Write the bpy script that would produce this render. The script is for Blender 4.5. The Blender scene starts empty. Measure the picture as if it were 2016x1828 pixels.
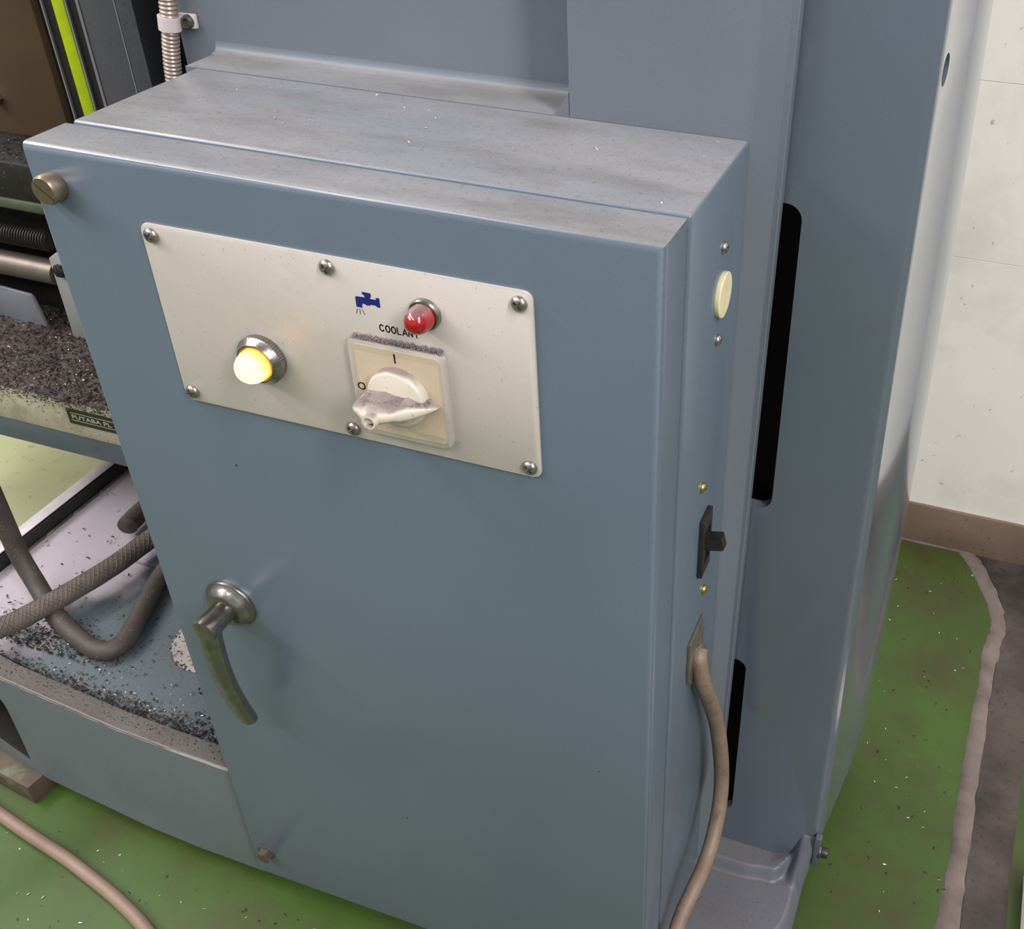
import bpy, bmesh, math, random
from mathutils import Vector, Matrix
random.seed(7)
PI = math.pi
SC = bpy.context.scene
COL = SC.collection

# ------------------------------------------------------------------ camera
CAM_YAW, CAM_PITCH, CAM_ROLL = 0.32405919, -0.61898618, 0.01790540
F_PX, CX, CY, IW, IH = 2111.86, 1266.74, 874.64, 2016, 1828
a, b, c = CAM_YAW, CAM_PITCH, CAM_ROLL
fwd = Vector((-math.sin(a)*math.cos(b), math.cos(a)*math.cos(b), math.sin(b)))
r0 = Vector((math.cos(a), math.sin(a), 0)); u0 = r0.cross(fwd)
rt = math.cos(c)*r0 + math.sin(c)*u0
up = -math.sin(c)*r0 + math.cos(c)*u0
cam = bpy.data.cameras.new('camera'); camo = bpy.data.objects.new('camera', cam); COL.objects.link(camo)
camo.matrix_world = Matrix(((rt.x, up.x, -fwd.x, 0.589), (rt.y, up.y, -fwd.y, -0.5), (rt.z, up.z, -fwd.z, 1.084), (0, 0, 0, 1)))
cam.sensor_fit = 'HORIZONTAL'; cam.sensor_width = 36.0
cam.lens = F_PX / IW * 36.0
cam.shift_x = -(CX - IW/2) / IW
cam.shift_y = (CY - IH/2) / IW
cam.clip_start = 0.02; cam.clip_end = 60
SC.camera = camo

# ------------------------------------------------------------------ world, lights, exposure
w = bpy.data.worlds.new('world'); SC.world = w; w.use_nodes = True
bg = w.node_tree.nodes['Background']; bg.inputs[0].default_value = (0.98, 0.96, 1.0, 1); bg.inputs[1].default_value = 0.43

def area(name, loc, target, sx, sy, power, color=(1, 0.97, 0.92)):
    l = bpy.data.lights.new(name, 'AREA'); l.shape = 'RECTANGLE'; l.size = sx; l.size_y = sy; l.energy = power; l.color = color
    o = bpy.data.objects.new(name, l); COL.objects.link(o); o.location = loc
    d = Vector(target) - Vector(loc)
    o.rotation_euler = d.to_track_quat('-Z', 'Y').to_euler()
    return o
area('ceiling_tubes_left', (-2.2, -1.4, 2.6), (0, 0, .45), 2.4, 0.35, 60, (1, .97, .97))
area('ceiling_tubes_overhead', (-0.9, -1.0, 2.7), (0.1, -0.1, .3), 3.2, 0.30, 38, (1, .97, .97))
area('ceiling_tubes_right', (2.3, -1.3, 2.7), (0.9, 0.6, .5), 0.35, 2.4, 108, (1, .97, .97))
area('ceiling_tubes_back', (-2.2, 0.45, 2.7), (-1.2, 0.5, 0), 1.6, 0.30, 34)
SC.view_settings.view_transform = 'Standard'; SC.view_settings.look = 'None'
SC.cycles.caustics_reflective = False; SC.cycles.caustics_refractive = False
SC.view_settings.exposure = 0.0; SC.view_settings.gamma = 1.0; SC.view_settings.use_curve_mapping = False

# ------------------------------------------------------------------ materials
def lin(r, g=None, b_=None):
    v = r if g is None else (r, g, b_)
    return tuple(((x/255)/12.92 if x/255 <= .04045 else ((x/255+.055)/1.055)**2.4) for x in v) + (1,)

def mat(name, col, rough=.5, metal=0.0, var=0.0, vscale=6, speck=None, sscale=420, samt=.62, dust=None, dscale=14,
        dlo=.42, dhi=.62, bump=0, bscale=300, coat=0, emit=None, spec=None, stain=None, stscale=9, stlo=.55, sthi=.7, dmin=0.0, fscale=230):
    m = bpy.data.materials.new(name); m.use_nodes = True
    nt = m.node_tree; N = nt.nodes; L = nt.links
    p = N['Principled BSDF']
    p.inputs['Roughness'].default_value = rough; p.inputs['Metallic'].default_value = metal
    if spec is not None: p.inputs['Specular IOR Level'].default_value = spec
    if coat: p.inputs['Coat Weight'].default_value = coat; p.inputs['Coat Roughness'].default_value = .16; p.inputs['Coat IOR'].default_value = 1.7
    geo = N.new('ShaderNodeNewGeometry')
    pos = geo.outputs['Position']
    def noise(scale, detail=3, rough_=.55):
        n = N.new('ShaderNodeTexNoise'); n.inputs['Scale'].default_value = scale; n.inputs['Detail'].default_value = detail
        n.inputs['Roughness'].default_value = rough_
        L.new(pos, n.inputs['Vector']); return n.outputs['Fac']
    def ramp(src, lo, hi, inv=False):
        r = N.new('ShaderNodeMapRange'); r.inputs['From Min'].default_value = lo; r.inputs['From Max'].default_value = hi
        if inv: r.inputs['To Min'].default_value = 1; r.inputs['To Max'].default_value = 0
        L.new(src, r.inputs['Value']); return r.outputs['Result']
    def mix(fac, A, B):
        x = N.new('ShaderNodeMix'); x.data_type = 'RGBA'
        if isinstance(fac, (int, float)): x.inputs[0].default_value = fac
        else: L.new(fac, x.inputs[0])
        for sock, v in ((x.inputs[6], A), (x.inputs[7], B)):
            if isinstance(v, tuple): sock.default_value = v
            else: L.new(v, sock)
        return x.outputs[2]
    def mul(A, B):
        x = N.new('ShaderNodeMath'); x.operation = 'MULTIPLY'
        for i, v in enumerate((A, B)):
            if isinstance(v, (int, float)): x.inputs[i].default_value = v
            else: L.new(v, x.inputs[i])
        return x.outputs[0]
    cur = col
    if var:
        d = tuple(x*(1-var) for x in col[:3]) + (1,); e = tuple(min(1, x*(1+var)) for x in col[:3]) + (1,)
        cur = mix(ramp(noise(vscale, 4), .3, .7), d, e)
    if stain:
        cur = mix(mul(ramp(noise(stscale, 5, .65), stlo, sthi), stain[1]), cur, stain[0])
    if dust:
        sep = N.new('ShaderNodeSeparateXYZ'); L.new(geo.outputs['Normal'], sep.inputs[0])
        upm = ramp(sep.outputs['Z'], .55, .9)
        dn = N.new('ShaderNodeMapRange'); dn.inputs['From Min'].default_value = dlo; dn.inputs['From Max'].default_value = dhi
        dn.inputs['To Min'].default_value = dmin
        mp = N.new('ShaderNodeMapping'); mp.inputs['Scale'].default_value = (.38, 1, 1); L.new(pos, mp.inputs['Vector'])
        d1 = N.new('ShaderNodeTexNoise'); d1.inputs['Scale'].default_value = dscale; d1.inputs['Detail'].default_value = 6; d1.inputs['Roughness'].default_value = .62
        L.new(mp.outputs[0], d1.inputs['Vector']); L.new(d1.outputs['Fac'], dn.inputs['Value'])
        cur = mix(mul(mul(upm, dn.outputs['Result']), dust[1]), cur, dust[0])
        mp2 = N.new('ShaderNodeMapping'); mp2.inputs['Scale'].default_value = (.35, 1, 1); mp2.inputs['Location'].default_value = (3.1, 1.7, 0); L.new(pos, mp2.inputs['Vector'])
        b1 = N.new('ShaderNodeTexNoise'); b1.inputs['Scale'].default_value = 26; b1.inputs['Detail'].default_value = 6; b1.inputs['Roughness'].default_value = .66; L.new(mp2.outputs[0], b1.inputs['Vector'])
        cur = mix(mul(mul(upm, ramp(b1.outputs['Fac'], .46, .66)), .5), cur, lin(104, 98, 94))
        fine = mul(mul(ramp(noise(fscale, 5, .72), .56, .76), upm), dust[2] if len(dust) > 2 else .35)
        cur = mix(fine, cur, lin(58, 52, 48))
    if speck:
        cur = mix(mul(ramp(noise(sscale, 2, .5), samt, samt+.06), speck[1]), cur, speck[0])
    if isinstance(cur, tuple): p.inputs['Base Color'].default_value = cur
    else: L.new(cur, p.inputs['Base Color'])
    if bump:
        bn = N.new('ShaderNodeBump'); bn.inputs['Strength'].default_value = bump; bn.inputs['Distance'].default_value = .001
        L.new(noise(bscale, 3), bn.inputs['Height']); L.new(bn.outputs[0], p.inputs['Normal'])
    if emit:
        p.inputs['Emission Color'].default_value = emit[0]; p.inputs['Emission Strength'].default_value = emit[1]
    return m

M = {}
DUST = lin(138, 137, 139)
M['paint'] = mat('blue_grey_paint', lin(97, 109, 122), .27, var=.05, vscale=5, speck=(lin(58, 68, 74), .42), sscale=1150, samt=.63,
                 dust=(DUST, .95, .55), dscale=15, dlo=.36, dhi=.62, bump=.05, bscale=700, spec=.6, dmin=.62)
M['paint_cover'] = mat('blue_grey_cover_paint', lin(103, 110, 119), .42, var=.07, vscale=4, speck=(lin(66, 74, 82), .4), sscale=1100, samt=.63,
                 dust=(lin(140, 138, 138), .9, .5), dscale=12, dlo=.35, dhi=.65, bump=.05, bscale=600, dmin=.5)
M['paint_body'] = mat('blue_grey_body_paint', lin(90, 98, 111), .20, var=.07, vscale=4, speck=(lin(56, 62, 68), .45), sscale=1000, samt=.63,
                 spec=.6, coat=1.0)
M['paint_base'] = mat('blue_grey_casting_paint', lin(104, 112, 116), .45, var=.08, vscale=6, speck=(lin(60, 66, 68), .45), sscale=800, samt=.62,
                 dust=(lin(160, 152, 152), .8, .9), dscale=9, dlo=.38, dhi=.6, bump=.12, bscale=260, dmin=.25)
M['paint_foot'] = mat('grey_foot_paint', lin(104, 108, 116), .42, var=.1, vscale=9, speck=(lin(60, 62, 66), .45), sscale=800, samt=.62,
                 dust=(lin(118, 113, 112), .7, .5), dscale=14, dlo=.36, dhi=.64, bump=.06, bscale=260, dmin=.3)
M['worn_edge'] = mat('chipped_edge', lin(128, 124, 120), .5, .1, stain=(lin(100, 104, 104), .8), stscale=70, stlo=.55, sthi=.62)
M['rim'] = mat('dirty_rim', lin(82, 76, 72), .6, var=.15, vscale=20, speck=(lin(50, 44, 40), .6), sscale=300, samt=.58, bump=.3, bscale=300)
M['dark_gap'] = mat('dark_interior', lin(16, 19, 23), .8)
M['black'] = mat('black_void', lin(8, 8, 9), .8)
M['plate'] = mat('brushed_aluminium_plate', lin(203, 194, 186), .46, .18, var=.04, vscale=7, speck=(lin(120, 114, 104), .4), sscale=420, samt=.68,
                 stain=(lin(178, 170, 152), .35), stscale=14, bump=.03, bscale=600)
M['chrome'] = mat('worn_chrome', lin(150, 146, 140), .26, .95, var=.2, vscale=120, bump=.15, bscale=300)
M['steel'] = mat('screw_steel', lin(160, 155, 148), .3, .9, var=.15, vscale=200)
M['steel_dark'] = mat('dull_steel', lin(112, 104, 96), .42, .8, var=.25, vscale=70, bump=.2, bscale=400)
M['brass'] = mat('brass', lin(190, 165, 95), .28, .95)
M['nickel'] = mat('nickel_brown', lin(150, 134, 116), .36, .85, var=.15, vscale=200)
M['bolt'] = mat('grimy_bolt', lin(84, 73, 64), .55, .2, var=.2, vscale=200)
M['handle'] = mat('worn_chrome_handle', lin(146, 142, 136), .27, .92, var=.2, vscale=120, bump=.12, bscale=300, dust=(lin(96, 86, 82), .9, .8), dscale=60, dlo=.3, dhi=.55, dmin=.5)
M['blue_ink'] = mat('blue_ink', lin(20, 29, 108), .5)
M['black_ink'] = mat('black_ink', lin(18, 18, 18), .55)
M['cream'] = mat('cream_plastic', lin(208, 198, 182), .35, var=.05, vscale=30, speck=(lin(120, 110, 96), .4), sscale=300, samt=.64,
                 dust=(lin(132, 118, 116), 1.0, 1.0), dscale=60, dlo=.28, dhi=.55, dmin=.45)
M['label'] = mat('ribbed_cream_label', lin(184, 169, 144), .5, var=.05, vscale=30)
M['clear'] = mat('clear_cover_rim', lin(178, 170, 160), .25, var=.06, vscale=40, coat=.6, dust=(lin(110, 100, 100), 1.0, 1.0), dscale=70, dlo=.25, dhi=.5, dmin=.5)
M['disk'] = mat('cream_plug', lin(233, 221, 178), .38, var=.08, vscale=50, stain=(lin(190, 176, 130), .5), stscale=80)
M['black_plastic'] = mat('black_plastic', lin(38, 36, 36), .42, var=.2, vscale=60)
M['gland'] = mat('tarnished_zinc', lin(128, 120, 112), .4, .6, var=.25, vscale=60, bump=.2, bscale=200)
M['cable'] = mat('brown_cable', lin(130, 111, 96), .5, var=.10, vscale=40, stain=(lin(96, 78, 62), .7), stscale=55, stlo=.54, sthi=.68, speck=(lin(90, 74, 62), .5), sscale=260, samt=.62)
M['cord'] = mat('tan_cord', lin(136, 114, 98), .5, var=.08, vscale=40)
M['hose'] = mat('braided_hose', lin(96, 86, 80), .7, var=.15, vscale=70, bump=.4, bscale=500)
M['hose2'] = mat('dark_hose', lin(68, 60, 55), .6, var=.2, vscale=50, speck=(lin(140, 128, 116), .5), sscale=300, samt=.66)
M['conduit'] = mat('flex_conduit', lin(168, 152, 142), .38, .5, var=.1, vscale=60)
M['clamp'] = mat('grey_clamp', lin(196, 186, 182), .5)
M['wall'] = mat('white_wall', lin(233, 229, 221), .55, var=.04, vscale=5, speck=(lin(120, 114, 104), .5), sscale=90, samt=.70,
                stain=(lin(190, 184, 170), .5), stscale=6, stlo=.5, sthi=.75, bump=.05, bscale=120)
M['baseboard'] = mat('brown_baseboard', lin(116, 98, 84), .5, var=.12, vscale=16, speck=(lin(60, 50, 42), .5), sscale=120, samt=.66)
M['floor'] = mat('green_floor_paint', lin(61, 86, 30), .45, var=.22, vscale=3.5, speck=(lin(34, 42, 26), .5), sscale=260, samt=.66,
                 stain=(lin(64, 60, 32), .8), stscale=5.5, stlo=.44, sthi=.66, bump=.1, bscale=60)
M['floor_pale'] = mat('pale_lit_floor', lin(182, 186, 142), .3, var=.07, vscale=9, speck=(lin(120, 122, 80), .4), sscale=60, samt=.64, stain=(lin(160, 168, 100), .6), stscale=12)
M['concrete'] = mat('oily_concrete', lin(80, 69, 65), .5, var=.2, vscale=8, stain=(lin(42, 36, 34), .9), stscale=7, stlo=.42, sthi=.62, speck=(lin(40, 34, 32), .6), sscale=160, samt=.63, bump=.2, bscale=120)
M['ridge'] = mat('worn_ridge', lin(116, 104, 98), .5, var=.22, vscale=24, stain=(lin(86, 72, 66), .7), stscale=30, stlo=.5, sthi=.7, bump=.2, bscale=120)
M['swarf'] = mat('dark_swarf', lin(46, 39, 37), .45, .4, var=.5, vscale=150)
M['fluff'] = mat('grey_dust_fluff', lin(124, 112, 114), .7, var=.5, vscale=300)
M['swarf_b'] = mat('bright_swarf', lin(238, 234, 226), .3, .35)
M['swarf_bed'] = mat('swarf_bed', lin(66, 54, 52), .75, var=.35, vscale=60, speck=(lin(130, 118, 114), .8), sscale=330, samt=.62, bump=1.0, bscale=260)
M['cast_cream'] = mat('cream_casting', lin(176, 170, 146), .5, var=.12, vscale=22, stain=(lin(104, 90, 66), .8), stscale=18, stlo=.48, sthi=.68, speck=(lin(60, 52, 40), .7), sscale=190, samt=.63)
M['slate'] = mat('slate_paint', lin(82, 92, 98), .4, var=.1, vscale=20)
M['slate_dark'] = mat('bare_primer', lin(48, 54, 58), .6)
M['nameplate'] = mat('black_nameplate', lin(44, 40, 26), .5)
M['silver_ink'] = mat('silver_ink', lin(176, 172, 156), .4)
M['brown_panel'] = mat('brown_panel', lin(76, 60, 40), .55, var=.12, vscale=12)
M['rail'] = mat('dark_rail', lin(40, 35, 36), .45, var=.15, vscale=20)
M['rail_grey'] = mat('grey_way_cover', lin(90, 90, 96), .45, .1, var=.07, vscale=14, speck=(lin(60, 60, 64), .4), sscale=300)
M['edge'] = mat('bare_edge', lin(150, 152, 152), .35, .5)
M['lime'] = mat('lime_strip', lin(178, 200, 22), .45, var=.12, vscale=60)
M['iron'] = mat('dark_iron', lin(40, 38, 36), .5, .3, var=.3, vscale=40, speck=(lin(110, 104, 98), .5), sscale=260, samt=.68)
M['shaft'] = mat('oily_shaft', lin(128, 118, 108), .42, .7, var=.15, vscale=50)
M['bracket'] = mat('pale_bracket', lin(150, 150, 148), .5, var=.06, vscale=20)
M['wedge'] = mat('grey_block_paint', lin(104, 108, 113), .45, var=.15, vscale=14)
M['greenish'] = mat('green_tinted_iron', lin(76, 84, 66), .45, var=.2, vscale=30)
M['white_card'] = mat('white_card', lin(248, 243, 236), .6)
M['rust'] = mat('rusty_steel', lin(88, 74, 62), .6, var=.25, vscale=40, stain=(lin(110, 116, 84), .9), stscale=30)
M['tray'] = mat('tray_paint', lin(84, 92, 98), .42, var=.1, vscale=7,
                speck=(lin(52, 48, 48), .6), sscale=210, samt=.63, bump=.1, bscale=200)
# light on the tray's left part painted into its colour, ragged at the edge
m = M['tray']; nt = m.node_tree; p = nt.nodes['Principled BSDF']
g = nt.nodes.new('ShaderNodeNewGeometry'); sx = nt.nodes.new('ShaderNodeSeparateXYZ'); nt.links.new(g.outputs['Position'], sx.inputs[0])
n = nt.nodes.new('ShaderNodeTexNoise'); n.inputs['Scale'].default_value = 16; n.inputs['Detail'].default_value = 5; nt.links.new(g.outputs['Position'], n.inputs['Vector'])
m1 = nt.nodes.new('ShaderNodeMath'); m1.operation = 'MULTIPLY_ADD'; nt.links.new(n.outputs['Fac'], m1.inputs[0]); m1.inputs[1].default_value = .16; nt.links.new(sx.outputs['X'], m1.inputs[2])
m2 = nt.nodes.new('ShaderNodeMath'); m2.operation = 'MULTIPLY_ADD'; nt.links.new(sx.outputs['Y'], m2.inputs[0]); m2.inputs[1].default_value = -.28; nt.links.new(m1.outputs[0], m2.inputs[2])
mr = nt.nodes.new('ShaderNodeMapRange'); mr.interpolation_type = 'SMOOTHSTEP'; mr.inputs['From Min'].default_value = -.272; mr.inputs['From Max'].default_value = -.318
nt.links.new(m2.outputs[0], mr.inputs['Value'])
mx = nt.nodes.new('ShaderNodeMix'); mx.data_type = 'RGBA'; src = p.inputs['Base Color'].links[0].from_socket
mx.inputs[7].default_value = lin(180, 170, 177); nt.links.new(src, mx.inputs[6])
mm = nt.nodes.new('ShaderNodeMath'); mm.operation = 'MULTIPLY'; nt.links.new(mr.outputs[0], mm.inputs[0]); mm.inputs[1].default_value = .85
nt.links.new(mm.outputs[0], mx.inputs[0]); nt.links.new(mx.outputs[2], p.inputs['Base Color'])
M['drain'] = mat('pale_drain', lin(150, 140, 136), .5, var=.15, vscale=40, speck=(lin(60, 50, 46), .8), sscale=260, samt=.60)
M['silver_rim'] = mat('worn_rim_metal', lin(206, 198, 202), .35, .3, var=.1, vscale=50)

# red lens and lit amber lens
m = mat('red_lens', lin(150, 12, 17), .12, coat=.5, var=.25, vscale=160, dust=(lin(128, 92, 96), .95, .4), dscale=120, dlo=.2, dhi=.5, dmin=.5)
m.node_tree.nodes['Principled BSDF'].inputs['Subsurface Weight'].default_value = .25
m.node_tree.nodes['Principled BSDF'].inputs['Subsurface Radius'].default_value = (.006, .001, .001)
M['red'] = m
m = mat('amber_lens_lit', lin(255, 170, 40), .25)
nt = m.node_tree; p = nt.nodes['Principled BSDF']; g = nt.nodes.new('ShaderNodeNewGeometry')
s = nt.nodes.new('ShaderNodeSeparateXYZ'); nt.links.new(g.outputs['Position'], s.inputs[0])
r = nt.nodes.new('ShaderNodeValToRGB'); mr = nt.nodes.new('ShaderNodeMapRange')
mr.inputs['From Min'].default_value = -.011; mr.inputs['From Max'].default_value = -.024
nt.links.new(s.outputs['Y'], mr.inputs['Value']); nt.links.new(mr.outputs[0], r.inputs[0])
e = r.color_ramp.elements; e[0].position = 0; e[0].color = (.95, .25, .02, 1); e[1].position = .25; e[1].color = (1, .62, .16, 1)
q = e.new(.7); q.color = (1, .90, .55, 1)
nt.links.new(r.outputs[0], p.inputs['Emission Color']); p.inputs['Emission Strength'].default_value = 1.5
M['amber'] = m

# ------------------------------------------------------------------ mesh helpers (all coordinates in metres, world frame)
WORLD = {}
class MB:
    def __init__(s): s.bm = bmesh.new()
    def add(s, verts, faces, mi=0):
        vs = [s.bm.verts.new(v) for v in verts]; out = []
        for f in faces:
            try:
                fa = s.bm.faces.new([vs[i] for i in f]); fa.material_index = mi; out.append(fa)
            except ValueError: pass
        return vs, out
    def box(s, x0, x1, y0, y1, z0, z1, bev=0, seg=2, mi=0, sel=None, bevs=None):
        v = [(x, y, z) for x in (x0, x1) for y in (y0, y1) for z in (z0, z1)]
        f = [(0, 1, 3, 2), (4, 6, 7, 5), (0, 4, 5, 1), (2, 3, 7, 6), (0, 2, 6, 4), (1, 5, 7, 3)]
        vs, fs = s.add(v, f, mi)
        if bev:
            ed = {e for fa in fs for e in fa.edges}
            if sel: ed = [e for e in ed if sel((e.verts[0].co+e.verts[1].co)/2)]
            bmesh.ops.bevel(s.bm, geom=list(ed), offset=bev, segments=seg, profile=.5, affect='EDGES', clamp_overlap=True)
        return s
    def prism(s, pts, axis, h0, h1, mi=0, bev=0, seg=2):
        """polygon pts (2-D) extruded along axis 'x','y','z' from h0 to h1"""
        def P(p, h): return {'x': (h, p[0], p[1]), 'y': (p[0], h, p[1]), 'z': (p[0], p[1], h)}[axis]
        n = len(pts)
        v = [P(p, h0) for p in pts] + [P(p, h1) for p in pts]
        f = [tuple(range(n))[::-1], tuple(range(n, 2*n))] + [(i, (i+1) % n, n+(i+1) % n, n+i) for i in range(n)]
        vs, fs = s.add(v, f, mi)
        if bev:
            ed = [e for fa in fs[:2] for e in fa.edges]
            bmesh.ops.bevel(s.bm, geom=ed, offset=bev, segments=seg, profile=.5, affect='EDGES', clamp_overlap=True)
        return s
    def lathe(s, prof, origin, axis, n=32, mi=0, teeth=None):
        """prof = [(r, h)], axis a direction; teeth=(lo_r) alternates radius for rows listed"""
        ax = Vector(axis).normalized(); t = Vector((0, 0, 1)) if abs(ax.z) < .9 else Vector((1, 0, 0))
        e1 = ax.cross(t).normalized(); e2 = ax.cross(e1); o = Vector(origin)
        V = []; F = []; rows = []
        for k, (r_, h) in enumerate(prof):
            if r_ < 1e-7:
                rows.append([len(V)]); V.append(o+ax*h)
            else:
                row = []
                for i in range(n):
                    rr = r_*(teeth[1] if teeth and k in teeth[0] and i % 2 else 1)
                    an = 2*PI*i/n; row.append(len(V)); V.append(o+ax*h+e1*rr*math.cos(an)+e2*rr*math.sin(an))
                rows.append(row)
        for A, B in zip(rows, rows[1:]):
            for i in range(n):
                j = (i+1) % n
                if len(A) == 1 and len(B) == 1: continue
                if len(A) == 1: F.append((A[0], B[j], B[i]))
                elif len(B) == 1: F.append((A[i], A[j], B[0]))
                else: F.append((A[i], A[j], B[j], B[i]))
        if len(rows[0]) > 1: F.append(tuple(rows[0][::-1]))
        if len(rows[-1]) > 1: F.append(tuple(rows[-1]))
        s.add(V, F, mi); return s
    def tube(s, path, r_, n=16, mi=0, rfun=None):
        P = [Vector(p) for p in path]; V = []; F = []; prev = None
        for i, p in enumerate(P):
            d = (P[min(i+1, len(P)-1)]-P[max(i-1, 0)]).normalized()
            if prev is None:
                t = Vector((0, 0, 1)) if abs(d.z) < .9 else Vector((1, 0, 0)); e1 = d.cross(t).normalized()
            else: e1 = (prev-d*prev.dot(d)).normalized()
            prev = e1; e2 = d.cross(e1)
            rr = rfun(i/(len(P)-1)) if rfun else r_
            for k in range(n):
                an = 2*PI*k/n; V.append(p+e1*rr*math.cos(an)+e2*rr*math.sin(an))
        for i in range(len(P)-1):
            for k in range(n):
                F.append((i*n+k, i*n+(k+1) % n, (i+1)*n+(k+1) % n, (i+1)*n+k))
        F.append(tuple(range(n))[::-1]); F.append(tuple(range((len(P)-1)*n, len(P)*n)))
        s.add(V, F, mi); return s
    def loft(s, rings, mi=0, cap=True):
        n = len(rings[0]); V = [v for r_ in rings for v in r_]; F = []
        for i in range(len(rings)-1):
            for k in range(n): F.append((i*n+k, i*n+(k+1) % n, (i+1)*n+(k+1) % n, (i+1)*n+k))
        if cap: F.append(tuple(range(n))[::-1]); F.append(tuple(range((len(rings)-1)*n, len(rings)*n)))
        s.add(V, F, mi); return s

def spline(pts, n=12):
    P = [Vector(p) for p in pts]; P = [2*P[0]-P[1]]+P+[2*P[-1]-P[-2]]; out = []
    for i in range(1, len(P)-2):
        a_, b_, c_, d_ = P[i-1:i+3]
        for k in range(n):
            t = k/n
            out.append(.5*((2*b_)+(c_-a_)*t+(2*a_-5*b_+4*c_-d_)*t*t+(3*b_-a_-3*c_+d_)*t**3))
    out.append(P[-2]); return out

def finish(bm, smooth=40, doubles=True):
    bmesh.ops.recalc_face_normals(bm, faces=bm.faces[:])
    ang = math.radians(smooth)
    for f in bm.faces: f.smooth = True
    for e_ in bm.edges:
        if len(e_.link_faces) == 2: e_.smooth = e_.calc_face_angle(0) < ang
        else: e_.smooth = False

def props(o, label=None, cat=None, group=None, kind=None):
    if label: o['label'] = label
    if cat: o['category'] = cat
    if group: o['group'] = group
    if kind: o['kind'] = kind
    elif cat: o['kind'] = 'thing'
    return o

def obj(name, mb, mats, parent=None, smooth=40, label=None, cat=None, group=None, kind=None, recalc=True, origin=None):
    bm = mb.bm
    if recalc: finish(bm, smooth)
    cs = [v.co for v in bm.verts]
    lo = Vector((min(v.x for v in cs), min(v.y for v in cs), min(v.z for v in cs)))
    hi = Vector((max(v.x for v in cs), max(v.y for v in cs), max(v.z for v in cs)))
    ctr = Vector(origin) if origin else Vector(((lo.x+hi.x)/2, (lo.y+hi.y)/2, lo.z))
    for v in bm.verts: v.co -= ctr
    me = bpy.data.meshes.new(name); bm.to_mesh(me); bm.free()
    for m_ in (mats if isinstance(mats, (list, tuple)) else [mats]): me.materials.append(m_)
    o = bpy.data.objects.new(name, me); COL.objects.link(o)
    return place(o, ctr, parent, label, cat, group, kind)

def place(o, ctr, parent=None, label=None, cat=None, group=None, kind=None):
    o.location = Vector(ctr)-(WORLD[parent.name] if parent else Vector())
    if parent: o.parent = parent
    WORLD[o.name] = Vector(ctr)
    return props(o, label, cat, group, kind)

def empty(name, loc, label, cat, group=None):
    o = bpy.data.objects.new(name, None); o.empty_display_size = .05; COL.objects.link(o)
    return place(o, loc, None, label, cat, group)

def twin(src, name, ctr, parent, rot=None, **kw):
    o = src.copy(); o.name = name; o.parent = None; COL.objects.link(o)
    if rot: o.rotation_euler = rot
    return place(o, ctr, parent, **kw)

def cut(o, mb):
    """real boolean cut of mesh object o by the closed mesh in mb (world coordinates)"""
    finish(mb.bm)
    ctr = WORLD[o.name]
    for v in mb.bm.verts: v.co -= ctr
    me = bpy.data.meshes.new('cutter'); mb.bm.to_mesh(me); mb.bm.free()
    c_ = bpy.data.objects.new('cutter', me); COL.objects.link(c_)
    par, loc, rot = o.parent, o.location.copy(), o.rotation_euler.copy()
    o.parent = None; o.location = (0, 0, 0); o.rotation_euler = (0, 0, 0)
    md = o.modifiers.new('cut', 'BOOLEAN'); md.object = c_; md.operation = 'DIFFERENCE'; md.solver = 'EXACT'
    dg = bpy.context.evaluated_depsgraph_get(); dg.update()
    new = bpy.data.meshes.new_from_object(o.evaluated_get(dg), depsgraph=dg)
    o.modifiers.clear(); old = o.data; o.data = new; bpy.data.meshes.remove(old)
    bpy.data.objects.remove(c_); bpy.data.meshes.remove(me)
    o.parent = par; o.location = loc; o.rotation_euler = rot
    b2 = bmesh.new(); b2.from_mesh(o.data); finish(b2); b2.to_mesh(o.data); b2.free()

def text_mb(body, size, x, z, y, bold=0):
    """font text standing in the XZ plane facing -Y, left end x, base line z"""
    cu = bpy.data.curves.new('t', 'FONT'); cu.body = body; cu.size = size; cu.extrude = .00008; cu.offset = bold; cu.resolution_u = 3
    to = bpy.data.objects.new('t', cu); COL.objects.link(to)
    dg = bpy.context.evaluated_depsgraph_get(); dg.update()
    me = bpy.data.meshes.new_from_object(to.evaluated_get(dg)); bpy.data.objects.remove(to)
    mb = MB(); mb.bm.from_mesh(me); bpy.data.meshes.remove(me)
    for v in mb.bm.verts: v.co = Vector((x+v.co.x, y-v.co.z, z+v.co.y))
    return mb

def stroke(mb, pts, wd, y0, y1, closed=False):
    """flat ribbon through XZ points, width wd, thickness y0..y1, with rounded joints"""
    n = len(pts)
    for i in range(n if closed else n-1):
        p, q_ = Vector(pts[i]), Vector(pts[(i+1) % n]); d = (q_-p).normalized()*wd/2; nn = Vector((-d.y, d.x))
        mb.prism([p-nn, q_-nn, q_+nn, p+nn], 'y', y0, y1)
    for p in pts:
        mb.prism([(p[0]+wd/2*math.cos(t*PI/5), p[1]+wd/2*math.sin(t*PI/5)) for t in range(10)], 'y', y0, y1)

def rrect(x0, x1, z0, z1, r_, n=6):
    out = []
    for cx, cz, a0 in ((x1-r_, z1-r_, 0), (x0+r_, z1-r_, 90), (x0+r_, z0+r_, 180), (x1-r_, z0+r_, 270)):
        for k in range(n+1):
            t = math.radians(a0+90*k/n); out.append((cx+r_*math.cos(t), cz+r_*math.sin(t)))
    return out

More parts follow.
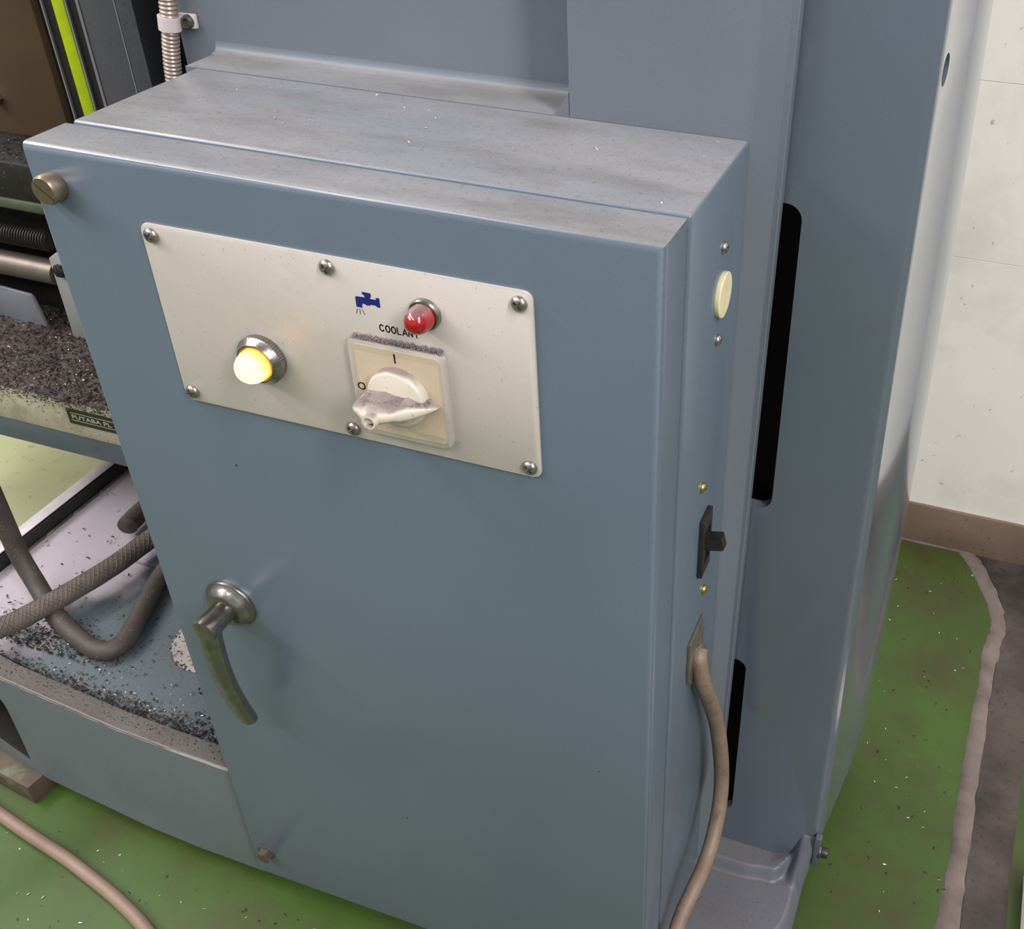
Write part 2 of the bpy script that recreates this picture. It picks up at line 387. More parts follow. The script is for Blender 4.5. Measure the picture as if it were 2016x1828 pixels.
def flakes(n, sampler, lo, hi, thin=.3, curl=.5):
    mb = MB()
    for _ in range(n):
        p, nrm = sampler()
        L = random.uniform(lo, hi); wd = L*thin*random.uniform(.5, 1.2)
        yaw = random.uniform(0, 2*PI); d = Vector((math.cos(yaw), math.sin(yaw), random.uniform(-.25, .35))).normalized()
        sd = d.cross(Vector((random.uniform(-.4, .4), random.uniform(-.4, .4), 1))).normalized(); up_ = sd.cross(d)
        h = L*curl*random.uniform(.05, .5); z0 = Vector(p)+Vector((0, 0, wd*.3))
        V = []
        for t, hh in ((-.5, 0), (0, h), (.5, 0)):
            V += [z0+d*L*t+sd*wd/2+up_*hh, z0+d*L*t-sd*wd/2+up_*hh]
        mb.add(V, [(0, 1, 3, 2), (2, 3, 5, 4)])
    return mb

# ------------------------------------------------------------------ the setting
fl = MB(); fl.box(-6, 6, -6, 1.2, -.05, 0)
floor = obj('floor', fl, M['floor'], kind='structure')
pale = MB(); pale.prism([(-2.6, .16), (-.60, .22), (-.60, .845), (-2.6, .845)], 'z', 0, .0006)  # bright floor behind the machine, its light painted as a paler patch
obj('lit_floor_patch', pale, M['floor_pale'], floor, label='brightly lit green floor behind the machine, light painted into its colour')
# worn, unpainted oily strip along the right with its pale raised ridge
edge = [(.646, .848), (.668, .818), (.700, .748), (.711, .697), (.705, .643), (.704, .574), (.700, .509), (.6956, .392), (.6945, .291), (.690, .207), (.684, .10), (.676, -.2), (.67, -.8)]
inner = [(.672, .848), (.694, .818), (.722, .748), (.731, .697), (.726, .643), (.722, .574), (.720, .509), (.717, .392), (.716, .291), (.716, .207), (.712, .10), (.704, -.2), (.70, -.8)]
e3 = [tuple(v) for v in spline([(x, y, 0) for x, y in edge], 6)]; i3 = [tuple(v) for v in spline([(x, y, 0) for x, y in inner], 6)]
st = MB(); st.prism([(x, y) for x, y, z in i3]+[(.765, -.8), (.764, -.2), (.762, .1), (.762, .29), (.768, .45), (.80, .60), (.90, .848)], 'z', 0, .0010)
obj('trim_1', st, M['concrete'], kind='structure')
rg = MB()
rings = []
e3 = [(x+random.uniform(-.0012, .0012), y, z) for x, y, z in e3]; i3 = [(x+random.uniform(-.0016, .0016), y, z) for x, y, z in i3]
for k, (A, B) in enumerate(zip(e3, i3)):
    A = Vector(A); B = Vector(B); wv = (B-A)
    rings.append([A+wv*t+Vector((0, 0, h+random.uniform(-.0004, .0004))) for t, h in ((0, .0002), (.15, .0022), (.45, .0036), (.8, .0026), (1, .0011), (1, -.001), (0, -.001))])
rg.loft(rings); obj('trim_2', rg, M['ridge'], kind='structure')

wl = MB(); wl.box(-6, 6, .8505, 1.0, 0, 2.9)
wall = obj('wall_back', wl, M['wall'], kind='structure')
for z0, z1 in ((.0, .4768), (.4773, .7033), (.7038, 1.6), (1.6005, 2.9)):
    for x0, x1 in ((-6, -2.001), (-2, 1.999), (2, 6)):
        pn = MB(); pn.box(x0, x1, .848, .8506, z0, z1, bev=.0003, seg=1); obj('wall_panel', pn, M['wall'], wall)
bb = MB(); bb.box(-6, 6, .8425, .8486, 0, .0725, bev=.0012, seg=2)
obj('baseboard_back', bb, M['baseboard'], kind='structure')
lp = MB(); lp.box(-6, .668, .8400, .8430, 0, .0035, bev=.0008)
obj('trim_3', lp, M['ridge'], kind='structure')

# ------------------------------------------------------------------ machine column with its cover and side
colm = empty('machine_column', (.30, .30, 0), 'tall blue-grey machine column standing against the white wall', 'machine')
# front cover: recessed back wall on the left, raised flat sheet on the right with a chamfered, flanged edge
cv = MB()
cv.box(-.044, .3050, .2135, .223, .50, 1.6)                # recessed wall
def cover_ring(z):
    t = (z-.3)/.65; t = max(-.4, min(1.8, t))
    tip = .4480+.0069*t; che = .4448+.0057*t
    pts = [(.3050, .2135), (.3050, .1740), (.3056, .1725), (.3070, .1720), (.4312, .1720)]
    n = 5
    for k in range(1, n): # soft bend front -> chamfer
        u = k/n; pts.append((.4312+.0042*u, .1720+.0026*u*u))
    pts += [(.4354, .1746), (che-.0016, .1884-.0008), (che-.0004, .1893), (che+.0012, .1896), (tip-.0008, .1896), (tip, .1904), (tip, .2005), (tip-.004, .2035), (.425, .2035), (.42, .2135)]
    return [(x, y, z) for x, y in pts]
cv.loft([cover_ring(z) for z in (.8398, .95, 1.15, 1.6)])
def lower_ring(z):
    p = cover_ring(z); return [(-.010, .2137, z), (-.010, .1722, z)]+p[4:]
cv.loft([lower_ring(z) for z in (.0495, .3, .5, .7, .8398)])
cv.prism([(.3052, .8396), (.2945, .8396), (.3052, .8560)], 'y', .1722, .2137)
cv.prism([(.2137, .8396), (.2055, .8398), (.2085, .8403), (.2110, .8415), (.2127, .8436), (.2135, .8480), (.2137, .8480)], 'x', -.012, .3045)
obj('front_cover', cv, M['paint_cover'], colm, smooth=35)

# main body sheet with two long slots, rounded corner and flaring side
lev = []
for k in range(25):
    z = .0495+(1.6-.0495)*k/24; xs = .5590-.0168*z
    fl_ = .0152+.0052*math.sin(PI*max(0, min(1, z/.95))); lev.append((z, xs, xs+.60*fl_, xs+fl_))
rings = []
for z, xs, xm, xb in lev:
    R = .0075+.004*max(0, min(1, (.9-z)/.8))
    rg_ = [(.438, .215, z), (.438, .205, z), (.46, .205, z), (.50, .205, z), (xs-R, .205, z)]
    for k in range(1, 7):
        t = k/6*PI/2; rg_.append((xs-R+R*math.sin(t), .205+R*(1-math.cos(t)), z))
    rg_ += [(xm, .32, z), (xm+.0004, .3205, z), (xb-.0002, .42, z), (xb-.002, .4215, z), (.52, .4215, z), (.52, .412, z), (xb-.012, .41, z), (xm-.010, .32, z), (xs-.012, .216, z), (xs-.03, .215, z)]
    rings.append(rg_)
bd = MB(); bd.loft(rings)
body = obj('side_cover', bd, M['paint_body'], colm, smooth=30)
cm = MB(); cm.prism(rrect(.430, .4668, .5145, .787, .012), 'y', .15, .25); cut(body, cm)
cm = MB(); cm.prism(rrect(.430, .4592, .1005, .328, .011), 'y', .15, .25); cut(body, cm)
# lower edge: the right part ends above the foot casting
cm = MB(); cm.prism([(.20, .0), (.20, .098), (.214, .098), (.43, .050), (.43, .0)], 'x', .5392, .70); cut(body, cm)
# drilled hole near the top of the side
cm = MB(); cm.lathe([(.0105, 0), (.0105, .2)], (.50, .2245, .8835), (1, 0, 0), 24); cut(body, cm)
ins = MB(); ins.box(.425, .535, .235, .41, .045, 1.5); obj('dark_backing', ins, M['black'], colm)  # black backing stands in for the unlit cavity behind the slots
hl = MB(); hl.lathe([(.0098, 0), (.0098, .004), (.0086, .0045), (.0086, .0)], (.5285, .2245, .8835), (1, 0, 0), 24)
obj('hole_bushing', hl, M['bracket'], colm)
# mounting tab and bolt at the foot
tb = MB(); tb.box(.5512, .5578, .1985, .2065, .056, .103, bev=.0006)
obj('mounting_tab', tb, M['slate'], colm)
nb = MB(); nb.lathe([(.0072, 0), (.0072, .0012)], (.5578, .2035, .0775), (1, 0, 0), 20, mi=1)
nb.lathe([(.0, .0012), (.0056, .0012), (.0056, .0080), (.0050, .0088), (.0, .0088)], (.5578, .2035, .0775), (1, 0, 0), 24)
obj('cap_screw', nb, [M['black_plastic'], M['chrome']], colm, label='black socket cap screw with bright washer')

# ------------------------------------------------------------------ base casting: tray and foot
base = empty('machine_bed', (-.2, .25, 0), 'dirty blue-grey cast machine base with a coolant tray full of dark chips', 'machine base')
front = [(-.487, .0535), (-.40, .0405), (-.31, .0262), (-.23, .0195), (-.16, .0135), (-.09, .0105), (-.004, .0085)]
tr = MB(); tr.prism(front+[(-.004, .60), (-.487, .60)], 'z', .03, .20, bev=.0035, seg=3)
tray = obj('tray_body', tr, [M['paint_base']], base, smooth=35)
cm = MB(); cm.prism([(x, y+.0225) for x, y in front[1:-1]]+[(.05, .031), (.05, .56), (-.470, .56), (-.470, .074)], 'z', .180, .3); cut(tray, cm)
cm = MB(); cm.prism([(-.46, .1562), (-.3397, .1562), (-.3350, .1535), (-.3325, .1480), (-.3311, .1403), (-.3312, .0965), (-.3332, .0525), (-.3573, .0561), (-.3801, .0608), (-.46, .066)], 'y', -.1, .20); cut(tray, cm)
# material per face: rim top, tray floor, silver left rim, dark left wall
me = tray.data
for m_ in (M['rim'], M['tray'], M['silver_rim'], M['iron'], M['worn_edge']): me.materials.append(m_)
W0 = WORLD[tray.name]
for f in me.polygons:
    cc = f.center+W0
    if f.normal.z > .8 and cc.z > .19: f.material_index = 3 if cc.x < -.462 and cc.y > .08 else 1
    elif f.normal.z > .8 and .17 < cc.z < .19: f.material_index = 2
    elif .15 < f.normal.z < .8 and f.normal.y < -.3 and cc.z > .19: f.material_index = 5
    elif -.461 < cc.x < -.3305 and .05 < cc.z < .16 and cc.y > .035+max(0, -cc.x-.31)*.16 and abs(f.normal.y) < .9: f.material_index = 4  # arch pocket: the shade inside is painted as dark faces
    elif -.461 < cc.x < -.3305 and .05 < cc.z < .16 and cc.y > .15: f.material_index = 4
    elif f.normal.x > .8 and cc.z > .17 and cc.x < -.4: f.material_index = 4
re_ = MB(); re_.loft([[(x, y-.0001, .1972), (x, y-.0003, .1988), (x, y+.0012, .2002), (x, y+.0024, .2001), (x, y+.002, .198)] for x, y in [(a_[0]+(b_[0]-a_[0])*k/8, a_[1]+(b_[1]-a_[1])*k/8+random.uniform(-.0003, .0003)) for a_, b_ in zip(front, front[1:]) for k in range(8)]+[front[-1]]])
obj('rim_edge', re_, M['worn_edge'], base, label='chipped bright front edge of the tray rim')
rs = MB(); rs.box(-.4872, -.4700, .078, .60, .1995, .2012, bev=.0006); obj('rim_strip', rs, M['silver_rim'], base, label='bright worn metal strip on the left tray rim')
cr = MB(); cr.box(-.470, -.4675, .08, .55, .1796, .1985); obj('rim_wall', cr, M['iron'], base)
ch = MB()
for k in range(7):
    y0 = .20+k*.047; ch.box(-.4675, -.4640, y0, y0+.045, .1798, .1822, bev=.0005, seg=1)
obj('seal_strip', ch, M['gland'], base)
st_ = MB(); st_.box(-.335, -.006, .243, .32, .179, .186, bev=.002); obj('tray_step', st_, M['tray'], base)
bs = MB(); bs.lathe([(.052, 0), (.052, .0015), (.050, .0022), (0, .0022)], (-.145, .169, .1795), (0, 0, 1), 44)
obj('drain_cover', bs, M['drain'], base, label='round pale drain cover on the tray floor')

# foot: height field with a raised ledge and a corner lug
def foot_h(x, y):
    def ss(e0, e1, v):
        t = max(0, min(1, (v-e0)/(e1-e0))); return t*t*(3-2*t)
    curve = .1815+.004*ss(.48, .51, x)+.02*ss(.513, .534, x)
    h = .036+.013*ss(curve-.009, curve+.001, y)
    # lug: corner rises to the right of a rounded lip line
    lip = ss(-.0015, .0035, (x-.5345)-.35*max(0, (.2150-y))) * ss(.188, .206, y)
    lip2 = ss(.5270, .5385, x)*ss(.176, .207, y)
    h += .046*max(0, lip2)
    h += .010*ss(.1835, .2, y)*ss(.505, .5345, x)*(1-lip2)
    h -= .004*ss(.60, 1.2, ((x-.50)/.05)**2+((y-.135)/.035)**2)*0
    return h
nx, ny = 130, 150
ft = MB(); V = []; F = []
def foot_edge(y): # right boundary of the top
    if y < .16: return .5368-.9*max(0, .158-y)**2/.16-.06*max(0, .14-y)
    return .5368-.010*max(0, min(1, (y-.17)/.05))*0
for j in range(ny+1):
    y = .02+(.2130-.02)*j/ny
    xr = foot_edge(y)
    if y > .19: xr = .5368+.0145*min(1, (y-.19)/.012)
    for i in range(nx+1):
        x = .30+(xr-.30)*i/nx; V.append((x, y, foot_h(x, y)))
for j in range(ny):
    for i in range(nx):
        A = j*(nx+1)+i; F.append((A, A+1, A+nx+2, A+nx+1))
vs, fs = ft.add(V, F)
# skirt on the right side and the front
sk = []; Vs = []
right = [V[j*(nx+1)+nx] for j in range(ny+1)]
for (x, y, z) in right: Vs += [(x, y, z), (max(x+.002, min(.5455, x+.003)), y, z-.003), (.5462 if y > .12 else .5462-(.12-y)*.5, y, .004)]
Fs = []
for j in range(ny):
    A = 3*j; Fs += [(A, A+1, A+4, A+3), (A+1, A+2, A+5, A+4)]
ft.add(Vs, Fs)
fr = [V[i] for i in range(nx+1)]; ft.add([v for p_ in fr for v in (p_, (p_[0], p_[1], .004))], [(2*i, 2*i+1, 2*i+3, 2*i+2) for i in range(nx)])
bmesh.ops.remove_doubles(ft.bm, verts=ft.bm.verts[:], dist=.00005)
obj('foot_casting', ft, M['paint_foot'], base, smooth=50)
bf = MB(); bf.box(.30, .546, .2125, .42, .004, .045); bf.box(.0, .31, .03, .42, .004, .043); bf.box(-.03, -.002, .19, .6, .0435, .19)
obj('foot_frame', bf, M['paint_foot'], base)

# pad under the base
pd = MB(); pd.prism([(-.46, .0255), (-.3265, .0085), (-.3215, .045), (-.46, .07)], 'z', 0, .0290, bev=.0012)
obj('leveling_block', pd, M['rust'], label='rusty steel leveling block under the left end of the machine base', cat='block', kind='thing')

# ------------------------------------------------------------------ control box
box = empty('control_box', (.2157, .086, .05), 'blue-grey steel control box with a hinged door, pilot lamps and rotary switch', 'control box')
bx = MB(); bx.box(-.0006, .4325, .0445, .1713, 0.050, .8395, bev=.0026, seg=3, sel=lambda p: not (p.y > .17))
obj('enclosure', bx, M['paint'], box, smooth=50)
gk = MB(); gk.box(.012, .4180, .030, .050, .062, .8160); obj('gasket', gk, M['dark_gap'], box)
dr = MB()
dr.box(0, .4314, 0, .0390, .050, .8395)
bm = dr.bm
def edges(f): return [e_ for e_ in bm.edges if f((e_.verts[0].co+e_.verts[1].co)/2)]
bmesh.ops.bevel(bm, geom=edges(lambda p: p.y < .001 and (p.z > .83 or p.x > .43)), offset=.0052, segments=5, profile=.5, affect='EDGES')
bmesh.ops.bevel(bm, geom=edges(lambda p: (p.y < .001 and (p.x < .0005 or p.z < .051))), offset=.0016, segments=2, profile=.5, affect='EDGES')
door = obj('door', dr, M['paint'], box, smooth=50)

# face plate
fp = MB(); fp.prism(rrect(.0805, .3530, .6655, .7985, .0055), 'y', .0003, -.0018, bev=.0004)
plate = obj('face_plate', fp, M['plate'], box, label='brushed aluminium face plate')
# cross recessed pan screw, one mesh shared by all
sm = MB(); sm.lathe([(.0052, 0), (.0052, .0008), (.0047, .0020), (.0034, .0031), (.0017, .0036), (0, .0037)], (0, 0, 0), (0, -1, 0), 28)
scr = obj('screw', sm, M['steel'], plate, origin=(0, 0, 0))
for an in (35, 125):
    cm = MB(); R_ = Matrix.Rotation(math.radians(an), 3, 'Y')
    vs, fs = cm.add([R_ @ Vector((x, y, z)) for x in (-.0030, .0030) for y in (-.006, -.0016) for z in (-.00066, .00066)], [(0, 1, 3, 2), (4, 6, 7, 5), (0, 4, 5, 1), (2, 3, 7, 6), (0, 2, 6, 4), (1, 5, 7, 3)])
    cut(scr, cm)
first = True
for x, z, an in ((.0880, .7910, 0), (.2172, .7912, .5), (.3447, .7902, .1), (.0875, .6728, .7), (.2165, .6722, .35), (.3455, .6728, .2)):
    if first: place(scr, (x, -.0018, z), plate); scr.rotation_euler = (0, an, 0); first = False
    else: twin(scr, 'screw', (x, -.0018, z), plate, rot=(0, an, 0))

tap = [(.2339, .7741), (.2348, .7747), (.2401, .7749), (.2407, .7755), (.2405, .7762), (.2391, .7770), (.2391, .7785), (.2451, .7784), (.2451, .7760), (.2442, .7752), (.2445, .7746), (.2482, .7746), (.2486, .7752), (.2484, .7761), (.2508, .7761), (.2508, .7697), (.2485, .7697), (.248, .7706), (.2441, .7706), (.2438, .7698), (.2408, .7697), (.2404, .7703), (.2382, .7704), (.2378, .7673), (.2338, .7674)]
tm = MB(); tm.prism(tap, 'y', -.0017, -.00195)
obj('tap_symbol', tm, M['blue_ink'], plate, label='blue tap symbol')
im = MB()
for A, B in (((.2341, .7658), (.2330, .7626)), ((.2358, .7659), (.2359, .7626)), ((.2377, .7659), (.2388, .7628))): stroke(im, [A, B], .00042, -.0017, -.0019)
obj('spray_lines', im, M['black_ink'], plate)
lt = MB(); W_ = .00080
def arc(cx, cz, rx, rz, a0, a1, n=12): return [(cx+rx*math.cos(math.radians(a0+(a1-a0)*k/n)), cz+rz*math.sin(math.radians(a0+(a1-a0)*k/n))) for k in range(n+1)]
zb, zt = .7533, .7578
stroke(lt, arc(.2497, (zb+zt)/2, .00140, (zt-zb)/2, 40, 320, 14), W_, -.0017, -.0019)
stroke(lt, [(.25075, .7545), (.25075, .7536)], W_*.8, -.0017, -.0019)
for cx in (.2539, .2579): stroke(lt, arc(cx, (zb+zt)/2, .00140, (zt-zb)/2, 0, 360, 18)[:-1], W_, -.0017, -.0019, True)
stroke(lt, [(.2606, zt), (.2606, zb), (.2628, zb)], W_, -.0017, -.0019)
stroke(lt, [(.2642, zb), (.2658, zt-.0002), (.2674, zb)], W_, -.0017, -.0019); stroke(lt, [(.2647, .7546), (.2669, .7546)], W_, -.0017, -.0019)
stroke(lt, [(.2684, zb), (.2684, zt-.0004), (.2708, zb), (.2708, zt-.0004)], W_, -.0017, -.0019)
stroke(lt, [(.2721, zt-.0006), (.2753, zt-.0006)], W_, -.0017, -.0019); stroke(lt, [(.2737, zt-.0006), (.2737, zb)], W_, -.0017, -.0019)
obj('coolant_lettering', lt, M['black_ink'], plate, label='black word COOLANT')

# amber lamp
ac = (.1552, -.0018, .7145)
az = MB(); az.lathe([(.0172, 0), (.0172, .0004), (.0176, .0008), (.0176, .0050), (.0168, .0054), (.0140, .0098), (.0128, .0100), (.0124, .0092), (.0124, .005), (0, .005)], ac, (0, -1, 0), 112, teeth=((2, 3), .965))
lampA = obj('amber_pilot_lamp', az, M['chrome'], box, smooth=25, label='lit amber pilot lamp in a knurled chrome bezel')
dm = MB(); dm.lathe([(.0118, 0), (.0118, .0085), (.0116, .0120), (.0108, .0160), (.0092, .0196), (.0066, .0224), (.0034, .0240), (0, .0245)], ac, (0, -1, 0), 40)
obj('amber_lens', dm, M['amber'], lampA, label='glowing amber dome lens')
# red lamp
rc = (.2822, -.0018, .7718)
rz = MB(); rz.lathe([(.0104, 0), (.0104, .0030), (.0098, .0040), (.0090, .0042), (.0088, .0030), (0, .0030)], rc, (0, -1, 0), 48)
lampR = obj('red_pilot_lamp', rz, M['chrome'], box, smooth=30, label='unlit red pilot lamp in a plain chrome ring')
dm = MB(); dm.lathe([(.0086, 0), (.0086, .0070), (.0084, .0100), (.0076, .0134), (.0062, .0160), (.0042, .0178), (.0020, .0186), (0, .0188)], rc, (0, -1, 0), 40)
obj('red_lens', dm, M['red'], lampR, label='red dome lens dusty on top')

# rotary switch
sw = MB(); sw.prism(rrect(.2258, .2935, .6765, .7470, .0050), 'y', -.0018, -.0066, bev=.0009, seg=2)
switch = obj('rotary_switch', sw, M['clear'], box, label='cream rotary switch turned to O')
lb = MB(); lb.prism(rrect(.2292, .2903, .6798, .7436, .0035), 'y', -.0060, -.0070)
# fine diagonal ribs on the label
lab = obj('switch_label', lb, M['label'], switch)
rb = MB()
for k in range(-62, 63):
    cxx = .2598+k*.00165
    # line at -35 deg clipped to the label square
    pts = []
    for t in (-.045, .045):
        pts.append((cxx+t*.80, .7117-t*.60))
    (xa, za), (xb_, zb_) = pts
    def clip(xa, za, xb2, zb2):
        t0, t1 = 0, 1; dx, dz = xb2-xa, zb2-za
        for pq, qq in ((-dx, xa-.2305), (dx, .2890-xa), (-dz, za-.6810), (dz, .7424-za)):
            if abs(pq) < 1e-9: continue
            r_ = qq/pq
            if pq < 0: t0 = max(t0, r_)
            else: t1 = min(t1, r_)
        return (t0, t1) if t0 < t1 else None
    ct = clip(xa, za, xb_, zb_)
    if not ct: continue
    p0 = Vector((xa+(xb_-xa)*ct[0], za+(zb_-za)*ct[0])); p1 = Vector((xa+(xb_-xa)*ct[1], za+(zb_-za)*ct[1]))
    d = (p1-p0).normalized()*.0004; nn = Vector((-d.y, d.x))
    rb.add([(p0.x+nn.x, -.0070, p0.y+nn.y), (p0.x, -.00718, p0.y), (p0.x-nn.x, -.0070, p0.y-nn.y), (p1.x+nn.x, -.0070, p1.y+nn.y), (p1.x, -.00718, p1.y), (p1.x-nn.x, -.0070, p1.y-nn.y)], [(0, 1, 4, 3), (1, 2, 5, 4)])
rbo = obj('label_ribs', rb, M['label'], switch); rbo['kind'] = 'stuff'
mk = MB(); stroke(mk, [(.2592, .7413), (.2594, .7353)], .0009, -.0070, -.0073); obj('position_mark', mk, M['black_ink'], switch, label='black I position mark'); mk = MB()
stroke(mk, arc(.2320, .7125, .0024, .0024, 0, 360, 22)[:-1], .0007, -.0070, -.0073, True)
obj('position_mark', mk, M['black_ink'], switch, label='black O position mark')
kc = Vector((.2597, -.0070, .7112))
kn = MB(); kn.lathe([(.0208, 0), (.0208, .0036), (.0200, .0064), (.0186, .0072), (0, .0074)], kc, (0, -1, 0), 48)
# grip: horizontal leaf-shaped fin, blunt and proud at the left, pointed and low at the right
rings = []
for k in range(15):
    u = k/14; x = -.0218+.0498*u
    h = .0240*math.sin(PI*min(1, (u+.30)/1.0)*.5)**.8 if u < .25 else .0262*(1-((u-.25)/.75)**1.6)+.0035
    if u < .25: h = .0215+.0083*(u/.25)
    t = (.0050+.0032*math.sin(PI*min(1, u/.6))) if u < .6 else .0082*(1-((u-.6)/.4))**.75+.0005
    if u < .08: t *= .75
    t *= .80; b0 = .0
    rings.append([Vector((kc.x+x, kc.y-yy, kc.z-.0018+zz)) for yy, zz in ((b0, -t*1.25), (h*.55, -t*1.08), (h*.9, -t*.80), (h, -t*.40), (h, t*.40), (h*.9, t*.80), (h*.55, t*1.08), (b0, t*1.25))])
kn.loft(rings)
kn.lathe([(.0049, 0), (.0049, .0048), (.0046, .0054), (.0036, .0054), (.0034, .0048), (.0034, .001), (0, .001)], (kc.x-.0045, kc.y-.0262, kc.z-.0022), (0, -1, 0), 24)
knob = obj('switch_knob', kn, M['cream'], switch, smooth=45, label='cream winged knob, dusty on top')
hh = MB(); hh.lathe([(.0033, 0), (.0033, .0012), (0, .0012)], (kc.x-.0045, kc.y-.0268, kc.z-.0022), (0, -1, 0), 20)
obj('knob_screw_hole', hh, M['steel_dark'], switch)
def dust_top():
    if random.random() < .72: return Vector((random.uniform(.229, .2915), random.uniform(-.0068, -.0018), .7470+random.random()**2*.0022)), None
    u = random.uniform(.1, .95); return Vector((kc.x-.0235+.051*u, kc.y-random.uniform(.004, .024)*(1-.6*u), kc.z+.0046*(1-max(0, u-.5)*1.2))), None
dd = flakes(2200, dust_top, .0005, .0017, .35, .6); o = obj('swarf_dust', dd, M['fluff'], switch, kind='stuff', recalc=False)

# thumb screw, hex bolt
th = MB(); th.lathe([(.0098, 0), (.0100, .0004), (.0100, .0085), (.0086, .0110), (0, .0110)], (.0187, 0, .8134), (0, -1, 0), 72, teeth=((1, 2), .975))
ts = obj('thumb_screw', th, M['nickel'], box, smooth=25, label='knurled slotted thumb screw')
cm = MB(); R_ = Matrix.Rotation(math.radians(38), 3, 'Y')
cm.add([Vector((.0187, 0, .8134))+R_ @ Vector((x, y, z)) for x in (-.012, .012) for y in (-.02, -.0096) for z in (-.0006, .0006)], [(0, 1, 3, 2), (4, 6, 7, 5), (0, 4, 5, 1), (2, 3, 7, 6), (0, 2, 6, 4), (1, 5, 7, 3)])
cut(ts, cm)
hb = MB(); hb.lathe([(.0095, 0), (.0095, .0010)], (.0172, 0, .0895), (0, -1, 0), 28); hb.lathe([(.0082, .001), (.0082, .0068), (.0070, .0076), (0, .0076)], (.0172, 0, .0895), (0, -1, 0), 6)
obj('hex_bolt', hb, M['bolt'], box, smooth=20)

# door handle
hc = Vector((.0655, 0, .4600))
ro = MB(); ro.lathe([(.0232, 0), (.0234, .0012), (.0228, .0026), (.0215, .0030), (.0190, .0062), (.0160, .0096), (.0142, .0108), (0, .0108)], hc, (0, -1, 0), 56)
han = obj('door_handle', ro, M['chrome'], box, smooth=35, label='curved lever handle on a round chrome rosette')
hd = MB()
hd.lathe([(.0098, .009), (.0100, .012), (.0104, .0245), (.0108, .0330), (.0100, .0362), (.0060, .0376), (0, .0378)], hc, (0, -1, 0), 36)
path = [(.0655, -.0290, .4620), (.0657, -.0302, .4520), (.0660, -.0312, .4360), (.0663, -.0312, .4160), (.0664, -.0296, .3950), (.0663, -.0264, .3750), (.0660, -.0222, .3560), (.0656, -.0178, .3400), (.0653, -.0150, .3310)]
P = spline(path, 6); rings = []
for i, p in enumerate(P):
    u = i/(len(P)-1); d = (P[min(i+1, len(P)-1)]-P[max(i-1, 0)]).normalized(); sx = Vector((1, 0, 0)); n_ = d.cross(sx).normalized()
    if n_.y > 0: n_ = -n_
    wx = .0102*(1-.20*u); th_ = .0078*(1-.25*u)
    if u > .9: k = math.sqrt(max(.04, 1-((u-.9)/.1)**2)); wx *= k; th_ *= k
    rings.append([p+sx*wx*A+n_*th_*B for A, B in ((-1, -.35), (-.55, -.95), (.55, -.95), (1, -.35), (1, .35), (.62, .80), (.30, 1.0), (-.30, 1.0), (-.62, .80), (-1, .35))])
hd.loft(rings)
obj('handle_lever', hd, M['handle'], han, smooth=32)

# chips knocked out of the door paint
for x, z, r_ in ((.1070, .6120, .0016), (.3890, .3850, .0012), (.2000, .2350, .0014), (.2900, .2900, .0009)):
    pc = MB(); pc.prism([(x+r_*random.uniform(.4, 1)*math.cos(t*PI/4)*.7, z+r_*random.uniform(.6, 1.1)*math.sin(t*PI/4)) for t in range(8)], 'y', .0002, -.00012)
    obj('paint_chip', pc, M['slate_dark'], box)
# right side fittings
pl = MB(); pl.lathe([(.0156, 0), (.0158, .0004), (.0158, .0030), (.0152, .0036), (0, .0036)], (.4325, .1213, .7525), (1, 0, 0), 48)
obj('round_plug', pl, M['disk'], box, smooth=30, label='round cream plug on the box side')
for y, z, br in ((.1200, .7870, 0), (.1180, .7197, 0), (.1005, .6056, 1), (.1235, .4847, 1)):
    o = twin(scr, 'side_screw', (.4325, y, z), box, rot=(0, 0, PI/2))
    o.scale = (.78, 1.0, .78)
    if br:
        o.data = o.data.copy(); o.data.materials.clear(); o.data.materials.append(M['brass']); o['label'] = 'small brass screw'
    else: o['label'] = 'small steel screw'
tg = MB(); tg.box(.4324, .4368, .1005, .1235, .5165, .5725, bev=.0008)
tog = obj('toggle_switch', tg, M['black_plastic'], box, label='black toggle switch with a square lever')
cm = MB(); cm.box(.4352, .46, .1055, .1190, .5270, .5600); cut(tog, cm)
tl = MB(); R_ = Matrix.Rotation(math.radians(-14), 3, 'Y')
vs, fs = tl.add([Vector((.4345, .1125, .5455))+R_ @ Vector((x, y, z)) for x in (0, .0155) for y in (-.0052, .0052) for z in (-.0062, .0062)], [(0, 1, 3, 2), (4, 6, 7, 5), (0, 4, 5, 1), (2, 3, 7, 6), (0, 2, 6, 4), (1, 5, 7, 3)])
bmesh.ops.bevel(tl.bm, geom=tl.bm.edges[:], offset=.0009, segments=2, affect='EDGES')
obj('toggle_lever', tl, M['black_plastic'], tog)
gp = MB(); gp.prism([(.0850, .4575), (.1240, .4575), (.1240, .425), (.121, .411), (.113, .402), (.104, .3985), (.095, .402), (.0870, .411), (.0850, .425)], 'x', .4325, .4352, bev=.0006)
gl = obj('cable_clamp', gp, M['gland'], box, smooth=30, label='tarnished metal cable entry clamp')
gh = MB()
gh.loft([[Vector((.4350+.0082*s_*math.sin(t)*1.0, .1090+.0120*s2*math.cos(t), z)) for t in [PI*k/10 for k in range(11)]] for z, s_, s2 in ((.438, .25, .55), (.432, .75, .8), (.424, 1.0, .95), (.416, 1.15, 1.0), (.411, 1.2, 1.0))])
obj('clamp_hood', gh, M['gland'], gl, smooth=45)

